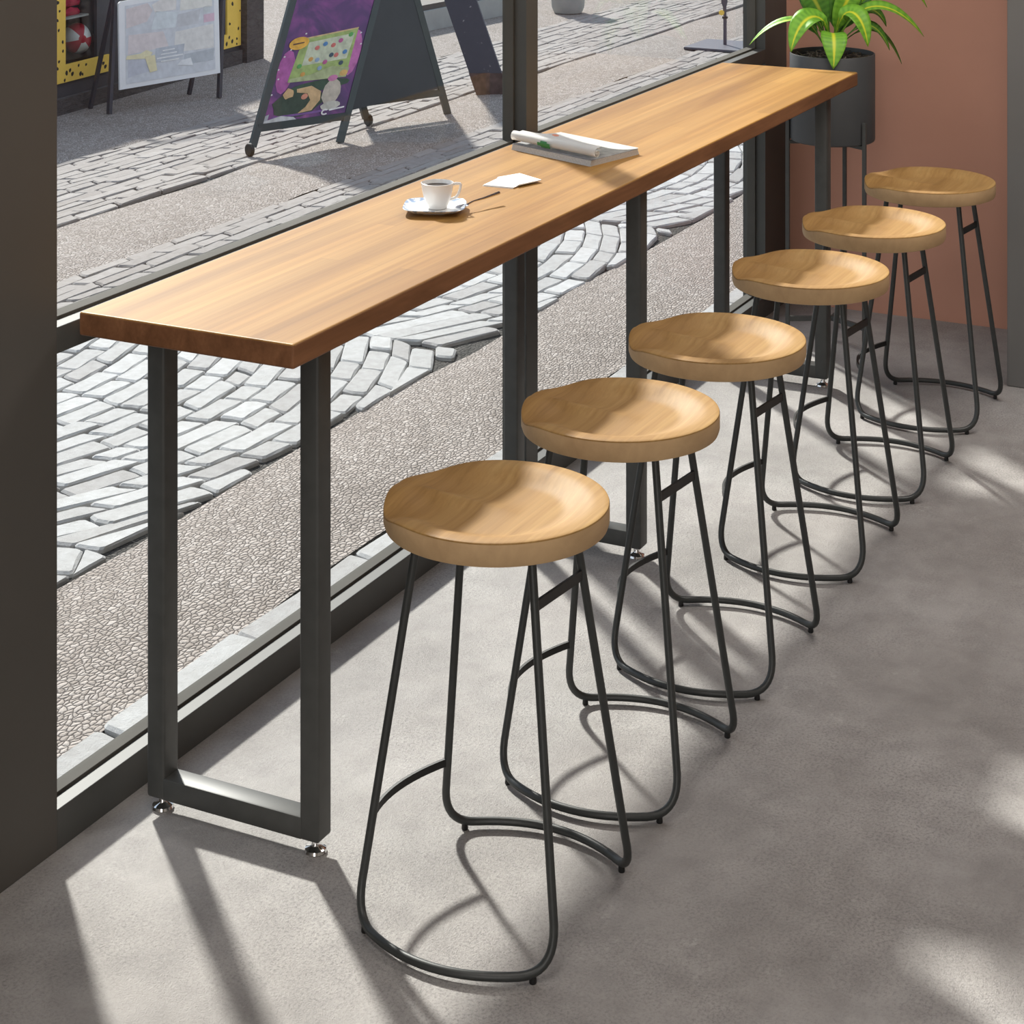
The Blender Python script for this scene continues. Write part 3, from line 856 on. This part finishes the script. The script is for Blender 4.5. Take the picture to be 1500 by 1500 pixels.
spots_on(tr_, [(e0[0], e1_[0], e0[1] + .01, g0[1] - .01, 8), (fac(330, 30)[0], e1_[0], g0[1], .7, 9)], 0)
# things in the shop window
bc_s, bc_z = fac(113, 55); BR = .098
bcen = on_plane(114, 56, f0 - fn * .14, fn)
bm = bmesh.new(); fbox(bm, s_in0 - .05, s_in1, zw0, zw0 + .03, -.45, -.005)
link('display_shelf', bm, M['inside'], shop)
ax = (LAT * .35 - DEP * .6 + Vector((0, 0, .05))).normalized()
bm = bmesh.new(); bmesh.ops.create_uvsphere(bm, u_segments=48, v_segments=24, radius=BR)
rot = Vector((0, 0, 1)).rotation_difference(ax).to_matrix()
for f in bm.faces:
    c = f.calc_center_median(); a = (math.atan2(c.y, c.x) + .35) % (2 * pi)
    f.material_index = int(a / (pi / 3)) % 2 if c.z < BR * .97 else 1
for v in bm.verts: v.co = rot @ v.co + bcen
o = link('beach_ball', bm, [M['white'], M['red']], None, True); tag(o, 'red and white beach ball in the shop window across the street', 'ball')
bm = bmesh.new()
zs = fac(110, 27)[1]
bm2 = bmesh.new(); fbox(bm2, s_in0 - .05, s_in1, zs - .012, zs, -.46, -.06)
link('display_shelf', bm2, M['pale_stone'], shop)
for i, (dz, hh) in enumerate(((.001, .045), (.060, .04))):
    bm = bmesh.new(); n = 14; rows = []
    for j in range(n + 1):
        s = s_in0 - .02 + (s_in1 - s_in0 - .03) * j / n
        rows.append([bm.verts.new(fpt(s, zs + dz + z + (0.008 * math.sin(j * 1.3 + i)) * (z > .01), o_)) for o_, z in ((-.10, 0), (-.09, hh * .5), (-.11, hh), (-.38, hh), (-.38, 0))])
    for a, b in zip(rows, rows[1:]):
        for k in range(5): bm.faces.new((a[k], a[(k + 1) % 5], b[(k + 1) % 5], b[k]))
    bm.faces.new(rows[0][::-1]); bm.faces.new(rows[-1])
    o = link('folded_cloth', bm, M['red_cloth'], None, True)
    tag(o, ['folded red cloth lying on the shelf above the beach ball', 'upper folded red cloth of the two stacked above the beach ball'][i], 'cloth', 'folded cloths in the shop window')
bm = bmesh.new(); fbox(bm, s_in0 - .03, s_in1, zw0, HW, -.03, -.024)
link('shop_pane', bm, M['glass'], shop)
bm = bmesh.new(); fbox(bm, r_in0, r_in1, zw0, HW, -.03, -.024)
link('shop_pane', bm, M['glass'], shop)

# ---- notice board standing at the shop front
nl, nr_ = on_z(160, 167, GZ), on_z(321, 143, GZ); bl, br_ = on_z(150, 156, GZ), on_z(298, 131, GZ)
wv = (nr_ - nl); wx_ = wv.normalized(); back = ((bl + br_) / 2 - (nl + nr_) / 2); back = (back - wx_ * back.dot(wx_)) * .8
HB = .86; apex = back * .5
nb = empty('notice_board', (nl + nr_ + bl + br_) / 4); tag(nb, 'dark folding notice board with a pale picture poster by the shop front', 'sign')
def nbp(a, z): return nl + wv * a + (apex + wx_ * .13) * (z / HB) + Vector((0, 0, z))
upn = (nbp(0, 1) - nbp(0, 0)).normalized(); nn = wx_.cross(upn).normalized()
if nn.dot(DEP) > 0: nn = -nn
for a in (0, 1):
    bm = bmesh.new(); bar(bm, nbp(a, 0.0), nbp(a, HB), .022, .03, nn); link('front_leg', bm, M['boardframe'], nb)
    b0 = nl + wv * (.02 + .90 * a) + back
    bm = bmesh.new(); bar(bm, b0, nbp(.02 + .9 * a, HB), .02, .025, nn); link('back_leg', bm, M['boardframe'], nb)
bm = bmesh.new(); bar(bm, nbp(0, HB), nbp(1, HB), .022, .03, nn); link('top_rail', bm, M['boardframe'], nb)
pl, pr_ = on_plane(171, 132, nl, nn), on_plane(318, 107, nl, nn); ptl, ptr = on_plane(169, 3, nl, nn), on_plane(315, -22, nl, nn)
pp = lambda a, b: (pl * (1 - a) + pr_ * a) * (1 - b) + (ptl * (1 - a) + ptr * a) * b + nn * .02
bm = bmesh.new(); slab(bm, [pp(0, 0), pp(1, 0), pp(1, .985), pp(.98, 1), pp(.02, 1), pp(0, .98)], nn, .014)
po = link('poster_panel', bm, M['poster'], nb)
def art(par, pf, n, items, off):
    for name, poly, col, lay in items:
        bm = bmesh.new(); slab(bm, [pf(a, b) + n * (off + .0008 * lay) for a, b in poly], n, .0007)
        col = tuple(min(.86, c * (1.35 if par is po else 1.0)) for c in col); key = 'ink_%d_%d_%d' % tuple(int(c * 100) for c in col)
        if key not in M: M[key] = plain(key, col, .45, 0, .3, .10 if par is po else .22, 25)
        link(name, bm, M[key], par)
def quad(x0, y0, x1, y1): return [(x0, y0), (x1, y0), (x1, y1), (x0, y1)]
art(po, pp, nn, [
    ('poster_ground', quad(.06, .05, .95, .94), (.52, .53, .55), 0),
    ('poster_picture', [(.07, .68), (.27, .72), (.33, .84), (.28, .93), (.07, .90)], (.56, .50, .49), 1),
    ('poster_picture', [(.32, .90), (.35, .81), (.56, .80), (.57, .92), (.40, .94)], (.60, .57, .54), 1),
    ('poster_picture', [(.31, .62), (.55, .60), (.58, .77), (.36, .82)], (.54, .57, .58), 1),
    ('poster_picture', [(.60, .78), (.93, .77), (.93, .93), (.61, .92)], (.62, .60, .55), 1),
    ('poster_picture', [(.57, .60), (.78, .60), (.81, .76), (.58, .74)], (.46, .46, .47), 1),
    ('poster_picture', quad(.84, .60, .95, .69), (.56, .40, .46), 1),
    ('poster_picture', quad(.84, .71, .91, .78), (.48, .50, .50), 1),
    ('poster_picture', [(.08, .38), (.48, .40), (.43, .58), (.09, .60)], (.58, .52, .51), 1),
    ('poster_picture', [(.53, .32), (.94, .30), (.94, .57), (.55, .55)], (.60, .58, .55), 1),
    ('poster_picture', [(.08, .12), (.32, .16), (.30, .30), (.08, .33)], (.45, .46, .50), 1),
    ('poster_picture', [(.62, .16), (.93, .16), (.94, .29), (.64, .28)], (.40, .42, .44), 1),
    ('poster_panel_block', [(.35, .24), (.62, .26), (.64, .40), (.35, .40)], (.42, .44, .47), 2),
    ('poster_stripe', quad(.42, .355, .54, .368), (.64, .64, .63), 3), ('poster_stripe', quad(.40, .315, .56, .328), (.64, .64, .63), 3),
    ('poster_stripe', quad(.36, .275, .62, .290), (.64, .64, .63), 3), ('poster_stripe', quad(.40, .235, .58, .250), (.62, .62, .60), 3),
    ('poster_scarf', [(.06, .33), (.28, .30), (.32, .36), (.26, .40), (.20, .37), (.07, .37)], (.66, .58, .38), 3),
    ('poster_scarf', [(.24, .33), (.34, .33), (.36, .15), (.29, .14)], (.67, .57, .36), 4),
    ('poster_shape', [(.56, .17), (.72, .14), (.70, .23), (.60, .22)], (.66, .66, .65), 3),
], .0147)

# ---- A-frame advertising sign with a purple poster
aL, aR, aB = on_z(361, 230, GZ), on_z(502, 209, GZ), on_z(660, 167, GZ)
sp = aB - aR; aW = aL + sp; HA = 1.19; w_ = aR - aL; wxn = w_.normalized(); ap = sp * .5
asn = empty('sidewalk_sign', (aL + aR + aB + aW) / 4); tag(asn, 'dark green folding pavement sign with a purple picture poster', 'sign')
def fp_(a, z): return aL + w_ * a + ap * (z / HA) + Vector((0, 0, z))
def bp_(a, z): return aL + w_ * a + sp - ap * (z / HA) + Vector((0, 0, z))
upf = (fp_(0, 1) - fp_(0, 0)).normalized(); fnn = wxn.cross(upf).normalized()
if fnn.dot(DEP) > 0: fnn = -fnn
upb = (bp_(0, 1) - bp_(0, 0)).normalized(); bnn = wxn.cross(upb).normalized()
if bnn.dot(DEP) < 0: bnn = -bnn
fw = .042
for nm, fnc, nrm in (('front_frame', fp_, fnn), ('back_frame', bp_, bnn)):
    bm = bmesh.new(); ins = fw / 2 / w_.length
    z_lo = [.07, 0.0]
    bar(bm, fnc(ins, .05), fnc(ins, HA), fw, .022, nrm); bar(bm, fnc(1 - ins, .0), fnc(1 - ins, HA), fw, .022, nrm)
    bar(bm, fnc(ins, .145), fnc(1 - ins, .145), .022, fw, Vector((0, 0, 1))); bar(bm, fnc(ins, HA), fnc(1 - ins, HA), .022, fw)
    link(nm, bm, M['sign'], asn)
    bm = bmesh.new(); wp = fnc(ins, .035)
    # castor under the left leg
    cen = fnc(ins, 0); cen.z = GZ + .036
    prof = [(.012 + 0, -.012), (.036, -.012), (.036, .012), (.012, .012)]
    rot = Vector((0, 0, 1)).rotation_difference(wxn).to_matrix()
    lathe(bm, [(0, -.012), (.032, -.012), (.036, -.008), (.036, .008), (.032, .012), (0, .012)], (0, 0, 0), 28)
    for v in bm.verts: v.co = rot @ v.co + cen
    link('castor', bm, M['rubber'], asn, True)
def face(fnc, nrm, a, z, o): return fnc(a, z) + nrm * o
bm = bmesh.new(); slab(bm, [face(bp_, bnn, .04, .18, -.006), face(bp_, bnn, .96, .18, -.006), face(bp_, bnn, .96, HA - .02, -.006), face(bp_, bnn, .04, HA - .02, -.006)], bnn, .010)
link('back_panel', bm, M['signback'], asn)
bm = bmesh.new()                                         # side gussets close the A on the right
link_pts = [fp_(1 - .03, .17), bp_(1 - .03, .17), fp_(1 - .03, HA)]
slab(bm, link_pts, wxn, .004)
link('side_panel', bm, M['signback'], asn)
bm = bmesh.new(); slab(bm, [face(fp_, fnn, .06, .16, .0), face(fp_, fnn, .94, .16, .0), face(fp_, fnn, .94, HA - .03, .0), face(fp_, fnn, .06, HA - .03, .0)], fnn, .006)
ps = link('poster', bm, M['purple'], asn)
# poster picture laid out on the front face, (a, b): across, up the visible part
c00, c10 = on_plane(381, 190, aL, fnn), on_plane(504, 170, aL, fnn); c01, c11 = on_plane(408, 60, aL, fnn), on_plane(533, 38, aL, fnn)
pq = lambda a, b: (c00 * (1 - a) + c10 * a) * (1 - b) + (c01 * (1 - a) + c11 * a) * b
def blob(cx, cy, rx, ry, n=12, ph=0.0, wob=.0): return [(cx + rx * math.cos(2 * pi * k / n + ph) * (1 + wob * math.sin(3 * k)), cy + ry * math.sin(2 * pi * k / n + ph) * (1 + wob * math.cos(2 * k))) for k in range(n)]
items = [('poster_glow', blob(.15, .62, .10, .25), (.42, .12, .36), 0), ('poster_glow', blob(.92, .72, .10, .26), (.52, .17, .42), 0),
         ('poster_meadow', [(.20, .50), (.90, .46), (.93, 1.0), (.28, .98)], (.36, .47, .17), 1),
         ('poster_sky', [(.33, .66), (.86, .66), (.90, .94), (.36, .92)], (.55, .60, .45), 2),
         ('poster_border', [(.28, .965), (.93, .985), (.93, 1.0), (.28, .98)], (.62, .46, .25), 2),
         ('poster_hill', [(.20, .49), (.90, .45), (.92, .55), (.70, .60), (.45, .54), (.22, .53)], (.40, .46, .25), 3),
         ('poster_rock', blob(.38, .24, .30, .16, 16, .2, .06), (.05, .075, .055), 1), ('poster_rock', blob(.60, .40, .36, .06, 14, 0, .05), (.05, .09, .06), 2),
         ('poster_path', [(.33, .40), (.50, .41), (.63, .33), (.64, .23), (.56, .13), (.40, .12), (.48, .18), (.52, .25), (.47, .33), (.34, .36)], (.62, .43, .23), 3),
         ('poster_stone', blob(.76, .30, .11, .15, 14, .3, .05), (.55, .50, .42), 3), ('poster_stone', blob(.78, .15, .12, .05, 12, .3, .05), (.55, .54, .48), 4),
         ('poster_flower', blob(.24, .36, .06, .06, 10, 0, .2), (.62, .42, .22), 4), ('poster_flower', blob(.44, .30, .04, .032), (.68, .30, .20), 4),
         ('poster_flower', blob(.74, .46, .06, .035, 10, .6), (.60, .22, .42), 5), ('poster_flower', blob(.86, .50, .05, .035), (.70, .46, .16), 5),
         ('poster_badge', blob(.24, .93, .115, .072, 20), (.80, .45, .08), 5), ('poster_badge_mark', [(.17, .918), (.30, .925), (.30, .938), (.17, .935)], (.12, .07, .05), 6),
         ('poster_foil', [(-.03, .0), (.44, .02), (.36, .085), (.20, .12), (-.02, .08)], (.58, .60, .60), 3), ('poster_foil', [(-.03, .05), (.05, .06), (.06, .16), (-.0, .14)], (.38, .40, .44), 2),
         ('poster_wave', [(.08, .10), (.62, .09), (.86, .10), (.86, .12), (.55, .115), (.1, .125)], (.20, .10, .30), 2)]
cs = [(.62, .18, .16), (.10, .25, .50), (.50, .12, .30), (.12, .40, .12), (.65, .36, .10), (.30, .42, .58), (.06, .10, .14)]
for i, (x, y) in enumerate([(.47, .84), (.56, .87), (.74, .88), (.85, .93), (.42, .72), (.50, .70), (.66, .73), (.72, .72), (.82, .74), (.60, .66), (.30, .66), (.36, .56), (.55, .60), (.80, .62), (.66, .84)]):
    items.append(('poster_gem', blob(x, y, .028, .026, 10), cs[i % 7], 4))
for x, y in [(.16, .87), (.10, .80), (.08, .55), (.04, .38), (1.0, .80), (.97, .93), (.30, 1.03), (.06, .66)]:
    items.append(('poster_spark', blob(x, y, .012, .010, 6), (.72, .70, .74), 4))
ring = [(.73 + .045 * math.cos(k * pi / 8), .085 + .034 * math.sin(k * pi / 8)) for k in range(2, 15)] + [(.73 + .026 * math.cos(k * pi / 8), .085 + .018 * math.sin(k * pi / 8)) for k in range(14, 1, -1)]
items.append(('poster_logo', ring, (.8, .8, .8), 5)); items.append(('poster_logo', [(.78, .09), (.96, .102), (.96, .118), (.78, .108)], (.8, .8, .8), 5))
art(ps, pq, fnn, items, .0066)

# ---- leaning chipped post
pb = on_z(722, 137, GZ); D_ = pb.x * CS + pb.y * SN
pxm = D_ / F
lean = LAT * (-47 * pxm) / (137 * pxm)
post = empty('leaning_post', pb); tag(post, 'leaning blue-grey street post with chipped paint left of the window mullion', 'post')
bm = bmesh.new(); ww = 47 * pxm
def pbox(bm, z0, z1, g=0.0):
    for_v = []
    for z in (z0, z1):
        b0 = pb + lean * z + Vector((0, 0, z))
        for i, j in ((-1, -1), (1, -1), (1, 1), (-1, 1)): for_v.append(bm.verts.new(b0 + LAT * (ww / 2 + g) * i + DEP * (.05 + g) * j))
    for f in [(0, 1, 2, 3), (7, 6, 5, 4)] + [(k, (k + 1) % 4, 4 + (k + 1) % 4, 4 + k) for k in range(4)]: bm.faces.new([for_v[i] for i in f])
pbox(bm, .14, .9); link('shaft', bm, M['post'], post)
bm = bmesh.new(); pbox(bm, 0, .14, .003); link('rusty_base', bm, M['rust'], post)

# ---- pale stone steps behind the pavement sign
k0, k1 = on_z(606, 50, GZ), on_z(752, 20, GZ); kx = (k1 - k0).normalized(); kn = Vector((kx.y, -kx.x, 0))
if kn.dot(DEP) > 0: kn = -kn
stp = empty('stone_step', k0); tag(stp, 'pale stone doorstep with dark upper edge behind the pavement sign', 'step')
D2 = k0.x * CS + k0.y * SN; h1 = 30 * D2 / F
bm = bmesh.new(); slab(bm, [k0, k1, k1 - kn * .5, k0 - kn * .5], (0, 0, 1), h1); link('riser', bm, M['pale_stone'], stp)
bm = bmesh.new(); up = Vector((0, 0, h1)); slab(bm, [k0 + up - kn * .03, k1 + up - kn * .03, k1 + up - kn * .5, k0 + up - kn * .5], (0, 0, 1), .045); link('tread', bm, M['dark_stripe'], stp)

# ---- pale planter, thin sign pole, maroon cone in the distance
q = on_z(832, 18, GZ); Dq = q.x * CS + q.y * SN; rq = 24 * Dq / F
bm = bmesh.new(); lathe(bm, [(0, 0), (rq * .85, 0), (rq * 1.0, .05), (rq * 1.12, .30), (rq * 1.2, .45), (rq * 1.1, .45), (rq * 1.0, .30), (0, .28)], q, 36)
tag(link('street_planter', bm, M['pale_stone'], None, True), 'round pale stone tub on the cobbles at the top edge of the window', 'planter')
q = on_z(1062, 70, GZ); Dq = q.x * CS + q.y * SN; m1 = Dq / F
pole = empty('sign_pole', q); tag(pole, 'thin dark street pole standing on a flat base beyond the right window', 'pole')
bm = bmesh.new(); tube(bm, [q + Vector((0, 0, .02)), q + Vector((0, 0, 43 * m1))], 2.6 * m1, 14); link('lower_tube', bm, M['slate'], pole, True)
bm = bmesh.new(); tube(bm, [q + Vector((0, 0, 43 * m1)), q + Vector((0, 0, 46 * m1))], 4.2 * m1, 14); link('collar', bm, M['rubber'], pole, True)
bm = bmesh.new(); tube(bm, [q + Vector((0, 0, 46 * m1)), q + Vector((0, 0, 60 * m1)) - LAT * .6 * m1, q + Vector((0, 0, 66 * m1)) - LAT * m1, q + Vector((0, 0, 110 * m1)) - LAT * m1], [2.4 * m1, 2.6 * m1, 4.6 * m1, 5.2 * m1], 14); link('upper_sleeve', bm, M['slate'], pole, True)
bm = bmesh.new(); box(bm, (q.x - .24, q.y - .24, GZ + .003), (q.x + .24, q.y + .24, GZ + .024), .006); link('base_plate', bm, M['slate'], pole)
bm = bmesh.new(); slab(bm, [q + Vector((0, 0, 52 * m1)) - LAT * (5.5 * m1 - 4 * m1 * math.cos(k * pi / 6)) - DEP * .02 + Vector((0, 0, 4 * m1 * math.sin(k * pi / 6))) for k in range(12)], -DEP, .004); link('round_tag', bm, M['yellow'], pole)
q = on_z(1096, 20, GZ); Dq = q.x * CS + q.y * SN; m1 = Dq / F
bm = bmesh.new(); lathe(bm, [(0, 0), (8.5 * m1, 0), (8 * m1, .02), (4 * m1, .28), (2 * m1, .5), (0, .5)], q, 28)
tag(link('street_cone', bm, M['maroon'], None, True), 'dark maroon tapered cone on the street beside the right window frame', 'cone')

# ------------------------------------------------------------------ light, world, camera
to_sun = Vector((.95, 1.05, 1.0)).normalized()
sl = bpy.data.lights.new('sun', 'SUN'); sl.energy = 7.2; sl.color = (1.0, .955, .89); sl.angle = math.radians(3.2)
so_ = bpy.data.objects.new('sun', sl); C.objects.link(so_); so_.rotation_euler = to_sun.to_track_quat('Z', 'Y').to_euler(); so_.location = to_sun * 20
for i, (x, y, e, sx, sy) in enumerate(((1.9, 1.3, 32, 2.4, 1.0), (6.0, .9, 60, 1.2, 1.8), (3.0, -2.6, 4, 3.0, 1.6), (-1.8, .2, 40, 2.0, 1.8))):  # unseen area fills added below the ceiling to lift the room's ambient light
    al = bpy.data.lights.new('fill_light', 'AREA'); al.energy = e; al.shape = 'RECTANGLE'; al.size = sx; al.size_y = sy; al.color = (1.0, .95, .90)
    ao = bpy.data.objects.new('fill_light', al); C.objects.link(ao); ao.location = (x, y, CZ - .03)
al = bpy.data.lights.new('back_fill', 'AREA'); al.energy = 85; al.shape = 'RECTANGLE'; al.size = 3.0; al.size_y = 2.0; al.color = (1.0, .97, .94)  # added fill behind the camera, brightens seat sides and other faces turned to it
ao = bpy.data.objects.new('back_fill', al); C.objects.link(ao); ao.location = (-3.4, -.6, 1.5); ao.rotation_euler = (0, -pi / 2, 0)
w = bpy.data.worlds.new('sky'); bpy.context.scene.world = w; w.use_nodes = True
nt = w.node_tree; bg = nt.nodes['Background']
tcn = nt.nodes.new('ShaderNodeTexCoord'); sx = nt.nodes.new('ShaderNodeSeparateXYZ'); L(nt, tcn.outputs['Generated'], sx.inputs[0])
r = ramp(nt, [(.0, (.30, .29, .28)), (.48, (.36, .355, .35)), (.56, (.62, .66, .72)), (1.0, (.42, .53, .72))])
mr = N(nt, 'ShaderNodeMapRange'); mr.inputs['From Min'].default_value = -1; L(nt, sx.outputs[2], mr.inputs[0]); L(nt, mr.outputs[0], r.inputs[0])
L(nt, r.outputs[0], bg.inputs[0]); bg.inputs[1].default_value = 1.35

cd = bpy.data.cameras.new('camera'); cam = bpy.data.objects.new('camera', cd); C.objects.link(cam)
cam.location = (0, 0, CH); cam.rotation_euler = (pi / 2, 0, -(pi / 2 - TH))
cd.sensor_width = 36; cd.lens = F / 1500 * 36; cd.shift_y = (HZ - 750) / 1500; cd.shift_x = 0
cd.clip_start = .05; cd.clip_end = 200
S = bpy.context.scene; S.camera = cam
S.view_settings.view_transform = 'Standard'; S.view_settings.look = 'None'; S.view_settings.gamma = 1; S.view_settings.use_curve_mapping = False
S.view_settings.exposure = 0.0
S.cycles.transparent_max_bounces = 16
